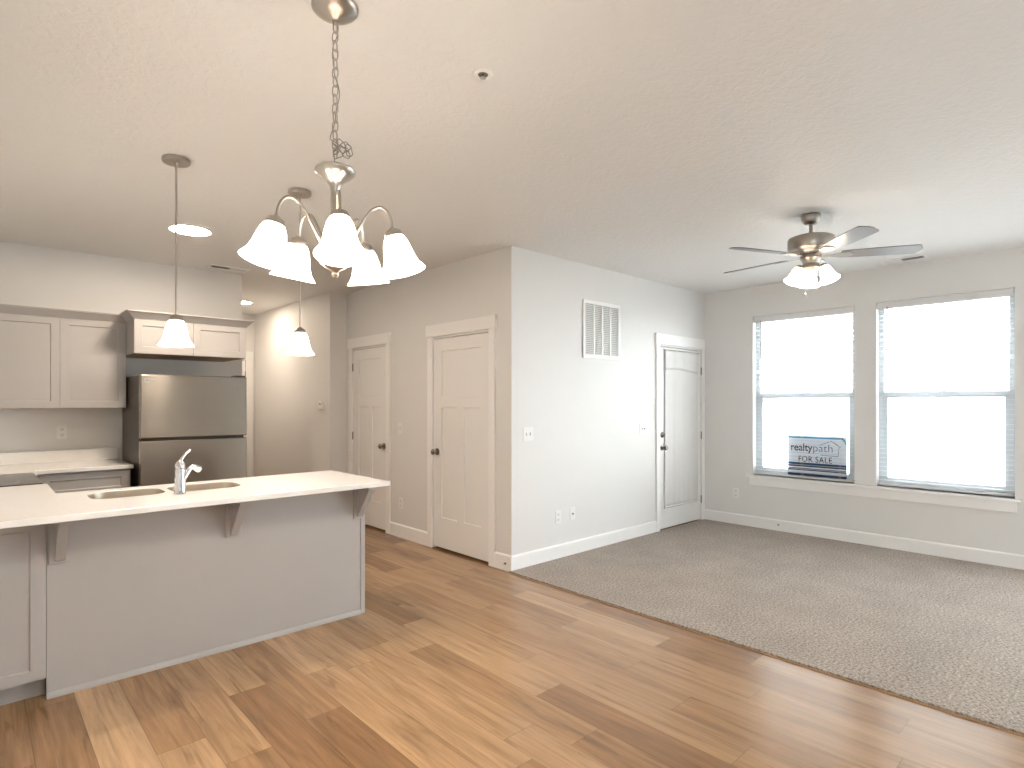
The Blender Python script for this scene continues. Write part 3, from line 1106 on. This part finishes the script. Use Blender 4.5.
# ------------------------------------------------------------------ wall plates
def plate(name, label, cat, p, nrm, kind, w=.072, h=.116, group=None):
    """Cover plate at p on a wall whose face looks along nrm."""
    p = Vector(p); n = Vector(nrm)
    s = Vector((0, 0, 1)).cross(n)
    t = thing(name, label, cat, p, group)

    def f(u, v, d):
        return p + s * u + Vector((0, 0, v)) + n * d
    mb = MB()
    mb.prism(rrect(-w / 2, w / 2, -h / 2, h / 2, .006, 3), f, 0, .005)
    obj('cover_plate', mb, M_PLASTIC, t, bevel=.0015)
    if kind == 'outlet':
        for dv in (-.024, .024):
            so = obj('socket', MB().prism(rrect(-.017, .017, dv - .015, dv + .015, .010, 4), f, .005, .0068), M_PLASTIC, t)
            obj('slot', MB().prism([(-.0085, dv - .003), (-.0055, dv - .003), (-.0055, dv + .008), (-.0085, dv + .008)], f, .0068, .0071)
                .prism([(.0055, dv - .003), (.0085, dv - .003), (.0085, dv + .008), (.0055, dv + .008)], f, .0068, .0071)
                .prism(rrect(-.003, .003, dv - .011, dv - .006, .002, 3), f, .0068, .0071), M_DARK, so)
    elif kind.startswith('switch'):
        k = int(kind[-1])
        for i in range(k):
            du = (i - (k - 1) / 2) * .046
            obj('switch_bezel', MB().prism(rrect(du - .007, du + .007, -.014, .014, .002, 3), f, .005, .006), M_GREYSLOT, t)
            obj('toggle', MB().prism([(du - .004, -.002), (du + .004, -.002), (du + .004, .012), (du - .004, .012)], f, .006, .016), M_PLASTIC, t)
    elif kind == 'coax':
        obj('jack', MB().lathe([(0, 0), (.009, 0), (.009, .003), (.005, .004), (.005, .012), (0, .012)], f(0, 0, .005), n, 12), M_DNICKEL, t, smooth=True)
    elif kind == 'blank':
        obj('screw', MB().cyl(f(0, .042, .005), .003, .001, n, 10), M_PLASTIC, t)
    return t


MX, MY = (-1, 0, 0), (0, -1, 0)
plate('light_switch', 'white double light switch on the wall near its outside corner', 'light switch', (3.512, YV, 1.151), MY, 'switch2', .118, .118)
plate('wall_outlet', 'white outlet low on the return grille wall, paired with a plain plate', 'outlet', (3.893, YV, .384), MY, 'outlet')
plate('cable_plate', 'plain white cable plate low on the wall below the return grille', 'wall plate', (4.090, YV, .390), MY, 'coax')
plate('light_switch', 'white double light switch beside the patio door knob', 'light switch', (5.226, YV, 1.141), MY, 'switch2', .118, .118)
plate('light_switch', 'white single light switch between the two closet doors', 'light switch', (XC, 5.300, 1.150), MX, 'switch1')
plate('wall_outlet', 'white outlet low between the two closet doors', 'outlet', (XC, 5.290, .240 + .12), MX, 'outlet')
plate('wall_outlet', 'white outlet low under the windows near the patio door', 'outlet', (XW, 3.166, .372), MX, 'outlet')
plate('wall_outlet', 'white outlet on the kitchen backsplash wall above the countertop', 'outlet', (.567, YK, 1.168), MY, 'outlet')

# thermostat
th = thing('thermostat', 'small white thermostat on the hall wall', 'thermostat', (XH, 6.715, 1.392))
obj('case', MB().box(XH - .026, XH, 6.660, 6.770, 1.346, 1.438), M_PLASTIC, th, bevel=.006)
obj('screen', MB().box(XH - .0268, XH - .0258, 6.690, 6.750, 1.392, 1.420), M_GREYSLOT, th)

# coax stubs through the baseboards
def stub(label, p, n):
    t = thing('cable_stub', label, 'cable stub', p)
    obj('connector', MB().lathe([(0, 0), (.010, 0), (.010, .003), (.006, .004), (.006, .016), (.004, .018), (0, .018)], p, n, 12), M_DNICKEL, t, smooth=True)


stub('small metal cable connector in the baseboard beside the closet door', (XC - BT, YV + .06, .062), MX)
stub('small metal cable connector in the baseboard under the sale sign window', (XW - BT, 2.676, .082), MX)

# return air grille
GX0, GX1, GZ0, GZ1 = 4.235, 4.812, 1.850, 2.404
gr = thing('return_air_grille', 'white return air grille high on the wall left of the patio door', 'vent', ((GX0 + GX1) / 2, YV, GZ0))
fw = .034
mb = MB()
for (a, b, c, d) in ((GX0, GX1, GZ0, GZ0 + fw), (GX0, GX1, GZ1 - fw, GZ1), (GX0, GX0 + fw, GZ0 + fw, GZ1 - fw), (GX1 - fw, GX1, GZ0 + fw, GZ1 - fw)):
    mb.box(a, b, YV - .014, YV, c, d)
obj('frame', mb, M_TRIM, gr, bevel=.003)
mb = MB()
for k in (1, 2, 3):
    x = GX0 + fw + (GX1 - GX0 - 2 * fw) * k / 4
    mb.box(x - .010, x + .010, YV - .013, YV - .001, GZ0 + fw, GZ1 - fw)
obj('mullion', mb, M_TRIM, gr)
mb = MB()
z = GZ0 + fw + .006
while z < GZ1 - fw - .004:
    mb.prism([(-.013, -.007), (-.012, -.008), (-.001, .005), (-.002, .006)], lambda u, v, w, z=z: (w, YV + u, z + v), GX0 + fw, GX1 - fw)
    z += .018
obj('louver', mb, M_TRIM, gr)
obj('backing', MB().box(GX0 + fw, GX1 - fw, YV - .001, YV, GZ0 + fw, GZ1 - fw), M_GREYSLOT, gr)


def ceiling_register(label, cx, cy_, lx, ly):
    t = thing('ceiling_register', label, 'vent', (cx, cy_, H))
    mb = MB()
    f = .022
    x0, x1, y0, y1 = cx - lx / 2, cx + lx / 2, cy_ - ly / 2, cy_ + ly / 2
    for (a, b, c, d) in ((x0, x1, y0, y0 + f), (x0, x1, y1 - f, y1), (x0, x0 + f, y0 + f, y1 - f), (x1 - f, x1, y0 + f, y1 - f)):
        mb.box(a, b, c, d, H - .008, H)
    obj('frame', mb, M_TRIM, t, bevel=.002)
    mb = MB()
    if lx > ly:
        n = int((lx - 2 * f) / .018)
        for k in range(n):
            x = x0 + f + (k + .5) * (lx - 2 * f) / n
            s = -.004 if k < n / 2 else .004
            mb.prism([(x - s - .001, H - .001), (x - s + .001, H - .001), (x + s + .001, H - .009), (x + s - .001, H - .009)], lambda u, v, w: (u, w, v), y0 + f, y1 - f)
    else:
        n = int((ly - 2 * f) / .018)
        for k in range(n):
            y = y0 + f + (k + .5) * (ly - 2 * f) / n
            s = -.004 if k < n / 2 else .004
            mb.prism([(y - s - .001, H - .001), (y - s + .001, H - .001), (y + s + .001, H - .009), (y + s - .001, H - .009)], lambda u, v, w: (w, u, v), x0 + f, x1 - f)
    obj('vane', mb, M_TRIM, t)
    obj('backing', MB().box(x0 + f, x1 - f, y0 + f, y1 - f, H - .0012, H - .0002), M_DARK, t)


ceiling_register('white ceiling register over the kitchen, near the hall corner', 1.84, 6.06, .36, .16)
ceiling_register('white ceiling register between the fan and the windows', 6.27, 1.46, .16, .36)

# sprinkler head
spk = thing('sprinkler_head', 'small recessed sprinkler head in the ceiling beyond the chandelier', 'sprinkler', (1.50, 1.784, H))
obj('escutcheon', MB().lathe([(.021, .004), (.030, .006), (.037, .004), (.039, 0), (.021, 0)], (1.50, 1.784, H), (0, 0, -1), 28, close=True), M_PLASTIC, spk, smooth=True)
obj('cup', MB().lathe([(0, .0005), (.021, .0005), (.021, .004)], (1.50, 1.784, H), (0, 0, -1), 20), M_DNICKEL, spk, smooth=True)
obj('deflector', MB().lathe([(0, .001), (.006, .001), (.006, .014), (.012, .015), (.012, .017), (0, .018)], (1.50, 1.784, H), (0, 0, -1), 16), M_CHROME, spk, smooth=True)

# ------------------------------------------------------------------ round ceiling lights
def disc(label, x, y, r, m):
    t = thing('ceiling_light', label, 'ceiling light', (x, y, H), 'round ceiling lights')
    obj('trim_ring', MB().lathe([(r - .018, .010), (r - .006, .014), (r, .008), (r, 0), (r - .018, 0)], (x, y, H), (0, 0, -1), 40, close=True), M_TRIM, t, smooth=True)
    obj('lens', MB().lathe([(0, .014), (r * .6, .013), (r - .018, .010), (r - .018, .001), (0, .001)], (x, y, H), (0, 0, -1), 40), m, t, smooth=True)


disc('round flat ceiling light over the kitchen, lit', 1.215, 4.90, .15, M_DISC)
disc('round flat ceiling light in the hall beyond the refrigerator, lit', 2.58, 7.95, .13, M_HDISC)

# ------------------------------------------------------------------ lamp parts
BELL = [(.026, .0), (.034, -.004), (.043, -.022), (.050, -.050), (.056, -.080), (.064, -.103), (.077, -.122), (.083, -.130)]


def bell(parent, p, axis, k=1.0, mat=None, bulb=None, cap=M_NICKEL):
    """Socket cap, bell glass shade and bulb; p is the top of the cap, axis points up out of it."""
    ax = Vector(axis).normalized()
    p = Vector(p)
    capo = obj('socket_cap', MB().lathe([(0, 0), (.010 * k, 0), (.014 * k, -.004 * k), (.027 * k, -.012 * k), (.032 * k, -.022 * k), (.032 * k, -.034 * k), (.028 * k, -.036 * k), (0, -.036 * k)], p, ax, 24),
               cap, parent, smooth=True)
    q = p - ax * .030 * k
    outer_ = [(r * k, h * k) for r, h in BELL]
    inner_ = [((r - .003) * k, (h - .0005) * k) for r, h in reversed(BELL)]
    sh = obj('shade', MB().lathe(outer_ + inner_, q, ax, 36, close=True), mat or M_SHADE, parent, smooth=True)
    obj('bulb', MB().lathe([(0, -.012), (.012, -.014), (.014, -.03), (.024, -.05), (.028, -.066), (.024, -.083), (.012, -.093), (0, -.096)], q, ax, 18), bulb or M_BULB, sh, smooth=True)
    return capo


# pendants over the peninsula
def pendant(label, x, y, zb):
    t = thing('pendant_light', label, 'pendant light', (x, y, H), 'pendant lights over the peninsula')
    obj('canopy', MB().lathe([(0, 0), (.066, 0), (.068, .004), (.068, .020), (.064, .024), (.012, .024), (.010, .036), (0, .036)], (x, y, H), (0, 0, -1), 32), M_NICKEL, t, smooth=True)
    k = 1.06
    ztop = zb + .130 * k + .030 * k
    obj('rod', MB().cyl((x, y, ztop), .0055, H - .03 - ztop, (0, 0, 1), 10), M_NICKEL, t, smooth=True)
    bell(t, (x, y, ztop), (0, 0, 1), k)
    return t


pendant('bell shaded pendant light hanging on a rod above the double bowl sink', .808, 3.535, 1.730)
pendant('bell shaded pendant light hanging above the hall end of the peninsula', 1.497, 3.551, 1.722)

# chandelier
CX, CY = .883, 1.812
ch = thing('chandelier', 'five arm nickel chandelier with lit bell shades on a chain', 'chandelier', (CX, CY, H))
obj('canopy', MB().lathe([(0, 0), (.072, 0), (.075, .004), (.075, .012), (.067, .022), (.042, .038), (.022, .048), (.012, .052), (.010, .060), (0, .060)], (CX, CY, H), (0, 0, -1), 36), M_NICKEL, ch, smooth=True)
Z_TOPLOOP, Z_BOB = H - .060, 2.235
mb = MB()
nl = 15
pitch = (Z_TOPLOOP - Z_BOB) / nl
for i in range(nl):
    zc = Z_TOPLOOP - (i + .5) * pitch
    a = (PI / 2 if i % 2 else 0) + .5
    hl, hw_ = pitch * .5 + .0026, .0105
    pts = []
    for k in range(18):
        t = 2 * PI * k / 18
        u = hw_ * math.cos(t)
        v = (hl - hw_) * (1 if math.sin(t) > 0 else -1) * (1 if abs(math.sin(t)) > 1e-6 else 0) + hw_ * math.sin(t)
        pts.append((CX + u * math.cos(a), CY + u * math.sin(a), zc + v))
    mb.tube(pts, .0021, 6, closed=True)
obj('chain', mb, M_NICKEL, ch, smooth=True)
pts = []
for k in range(60):
    t = k / 59
    r = .010 + .006 * math.sin(t * 14)
    a = t * 9
    pts.append((CX + r * math.cos(a), CY + r * math.sin(a), Z_TOPLOOP - t * (Z_TOPLOOP - Z_BOB - .06)))
for k in range(40):       # spare cord looped in a loose coil over the top plate
    a = k * .55
    r = .024 + .010 * math.sin(k * 1.3)
    pts.append((CX + .018 + r * math.cos(a), CY - .016 + r * math.sin(a), Z_BOB + .028 + .022 * math.sin(k * .9)))
pts.append((CX, CY, Z_BOB - .02))
obj('cord', MB().tube(pts, .0016, 5), M_CORD, ch, smooth=True)
obj('top_cup', MB().lathe([(.010, .014), (.030, .010), (.060, .004), (.066, -.004), (.064, -.012), (.050, -.026), (.030, -.040), (.018, -.058), (.015, -.075), (.0, -.075), (0, .012), (.010, .014)],
                          (CX, CY, 2.195), (0, 0, 1), 36), M_NICKEL, ch, smooth=True)
obj('column', MB().lathe([(0, 2.14), (.015, 2.14), (.0145, 1.985), (.020, 1.975), (.026, 1.965), (.026, 1.955), (.018, 1.945), (.018, 1.93), (.030, 1.915), (.047, 1.905), (.052, 1.893), (.048, 1.882),
                          (.030, 1.868), (.014, 1.860), (.009, 1.852), (.012, 1.846), (.008, 1.838), (0, 1.835)], (CX, CY, 0), (0, 0, 1), 32), M_NICKEL, ch, smooth=True)
fwd = math.atan2(-CY, -CX)        # one arm points at the dining side
RA = .186
for k in range(5):
    a = fwd + math.radians(4) + k * 2 * PI / 5
    d = Vector((math.cos(a), math.sin(a), 0))
    pr = [(.030, 1.925), (.050, 1.950), (.072, 1.990), (.096, 2.032), (.120, 2.062), (.146, 2.073), (.168, 2.062), (.182, 2.036), (RA + .002, 2.004)]
    P = [Vector((CX, CY, 0)) + d * r + Vector((0, 0, z)) for r, z in pr]
    # smooth the path
    Q = []
    for i in range(len(P) - 1):
        p0, p1, p2, p3 = P[max(i - 1, 0)], P[i], P[i + 1], P[min(i + 2, len(P) - 1)]
        for j in range(4):
            t = j / 4
            Q.append(.5 * ((2 * p1) + (-p0 + p2) * t + (2 * p0 - 5 * p1 + 4 * p2 - p3) * t * t + (-p0 + 3 * p1 - 3 * p2 + p3) * t ** 3))
    Q.append(P[-1])
    am = obj('arm', MB().tube(Q, .0052, 10), M_NICKEL, ch, smooth=True)
    ax = (Vector((0, 0, 1)) - d * .26).normalized()
    # the socket, shade and bulb hang on their arm's end
    bell(ch, Vector((CX, CY, 2.004)) + d * RA, ax, .93)

# ceiling fan
FXc, FYc = 4.316, 1.557
fan = thing('ceiling_fan', 'five blade ceiling fan with lit glass shades over the carpet', 'ceiling fan', (FXc, FYc, H))
obj('canopy', MB().lathe([(0, 0), (.060, 0), (.062, .006), (.062, .030), (.054, .050), (.040, .066), (.020, .070), (0, .070)], (FXc, FYc, H), (0, 0, -1), 32), M_FANMETAL, fan, smooth=True)
obj('downrod', MB().cyl((FXc, FYc, 2.59), .0125, .10, (0, 0, 1), 14).lathe([(0, .02), (.022, .02), (.028, .0), (0, 0)], (FXc, FYc, 2.595), (0, 0, 1), 20), M_FANMETAL, fan, smooth=True)
obj('motor_housing', MB().lathe([(0, 2.592), (.060, 2.592), (.128, 2.584), (.146, 2.575), (.150, 2.562), (.150, 2.505), (.142, 2.494), (.120, 2.486), (.095, 2.480), (.085, 2.470), (.085, 2.462), (0, 2.462)],
                                (FXc, FYc, 0), (0, 0, 1), 40), M_FANMETAL, fan, smooth=True)
ZB = 2.452
for k in range(5):
    a = math.radians(84 + 72 * k)
    R_ = Matrix.Rotation(a, 4, 'Z')
    T_ = Matrix.Translation((FXc, FYc, ZB)) @ R_ @ Matrix.Rotation(math.radians(-11), 4, 'X')
    o = [(.185, -.052), (.30, -.060), (.50, -.066), (.640, -.066), (.650, -.060), (.674, -.012), (.674, .012), (.650, .060), (.640, .066), (.50, .066), (.30, .060), (.185, .052), (.178, 0)]
    bl = obj('blade', MB().prism(o, lambda u, v, w: T_ @ Vector((u, v, w)), -.003, .003), M_BLADE, fan, bevel=.001)
    ir = [(.060, -.016), (.120, -.014), (.170, -.034), (.235, -.038), (.262, -.014), (.262, .014), (.235, .038), (.170, .034), (.120, .014), (.060, .016)]
    obj('blade_iron', MB().prism(ir, lambda u, v, w: T_ @ Vector((u, v, w)), -.008, -.0031), M_FANMETAL, bl, bevel=.001)
obj('light_fitter', MB().lathe([(0, 2.462), (.062, 2.462), (.070, 2.450), (.070, 2.432), (.058, 2.418), (.052, 2.395), (.060, 2.382), (.060, 2.366), (.035, 2.350), (.012, 2.344), (0, 2.343)], (FXc, FYc, 0), (0, 0, 1), 32),
    M_FANMETAL, fan, smooth=True)
tocam = math.atan2(-FYc, -FXc)
for k in range(3):
    a = tocam + math.radians(64) + k * 2 * PI / 3
    d = Vector((math.cos(a), math.sin(a), 0))
    p0 = Vector((FXc, FYc, 2.378)) + d * .035
    p1 = Vector((FXc, FYc, 2.372)) + d * .080
    obj('shade_arm', MB().tube([p0, (p0 + p1) / 2 + Vector((0, 0, .004)), p1], .009, 10), M_FANMETAL, fan, smooth=True)
    bell(fan, p1 + Vector((0, 0, .012)), (Vector((0, 0, 1)) - d * .40).normalized(), .82, M_FSHADE, M_FBULB, M_FANMETAL)
for (dx, dy, zb) in ((-.02, .03, 2.195), (.03, -.03, 2.235)):
    mb = MB()
    mb.tube([(FXc + dx, FYc + dy, 2.35), (FXc + dx, FYc + dy, zb)], .0016, 5)
    mb.lathe([(0, 0), (.005, -.006), (.006, -.02), (.003, -.03), (0, -.032)], (FXc + dx, FYc + dy, zb + .004), (0, 0, 1), 10)
    obj('pull_chain', mb, M_FANMETAL, fan, smooth=True)

# ------------------------------------------------------------------ outdoors, seen through the blinds
struct(obj('ground', MB().box(6.66, 40, -30, 30, -.6, -.5), M_GROUND))
HX = 13.0
nb = thing('neighbour_house', 'pale sided house across the yard, seen through the blinds', 'house', (HX, 6.5, -.5))
mb = MB()
z = -.5
while z < 6.2:
    mb.prism([(0, z), (-.022, z), (-.004, z + .18), (0, z + .18)], lambda u, v, w: (HX + u, w, v), 0.4, 13.0)
    z += .18
obj('siding', mb, M_SIDING, nb)
obj('house_body', MB().box(HX, HX + 4, .4, 13.0, -.5, 6.2), M_SIDING, nb)
wn_ = obj('house_window', MB().box(HX - .05, HX, 2.55, 3.15, 2.15, 3.15), M_OUTGLASS, nb)
obj('window_trim', MB().box(HX - .07, HX, 2.45, 2.55, 2.05, 3.25).box(HX - .07, HX, 3.15, 3.25, 2.05, 3.25).box(HX - .07, HX, 2.55, 3.15, 3.15, 3.25).box(HX - .07, HX, 2.55, 3.15, 2.05, 2.15)
    .box(HX - .06, HX, 2.55, 3.15, 2.62, 2.67), M_SIDING, wn_)
obj('corner_board', MB().box(HX - .04, HX, .4, .55, -.5, 6.2), M_SIDING, nb)
obj('gable', MB().prism([(HX - .5, 6.2), (HX + 4.5, 6.2), (HX + 2, 7.6)], lambda u, v, w: (u, w, v), .1, 13.3), M_GREYSLOT, nb)
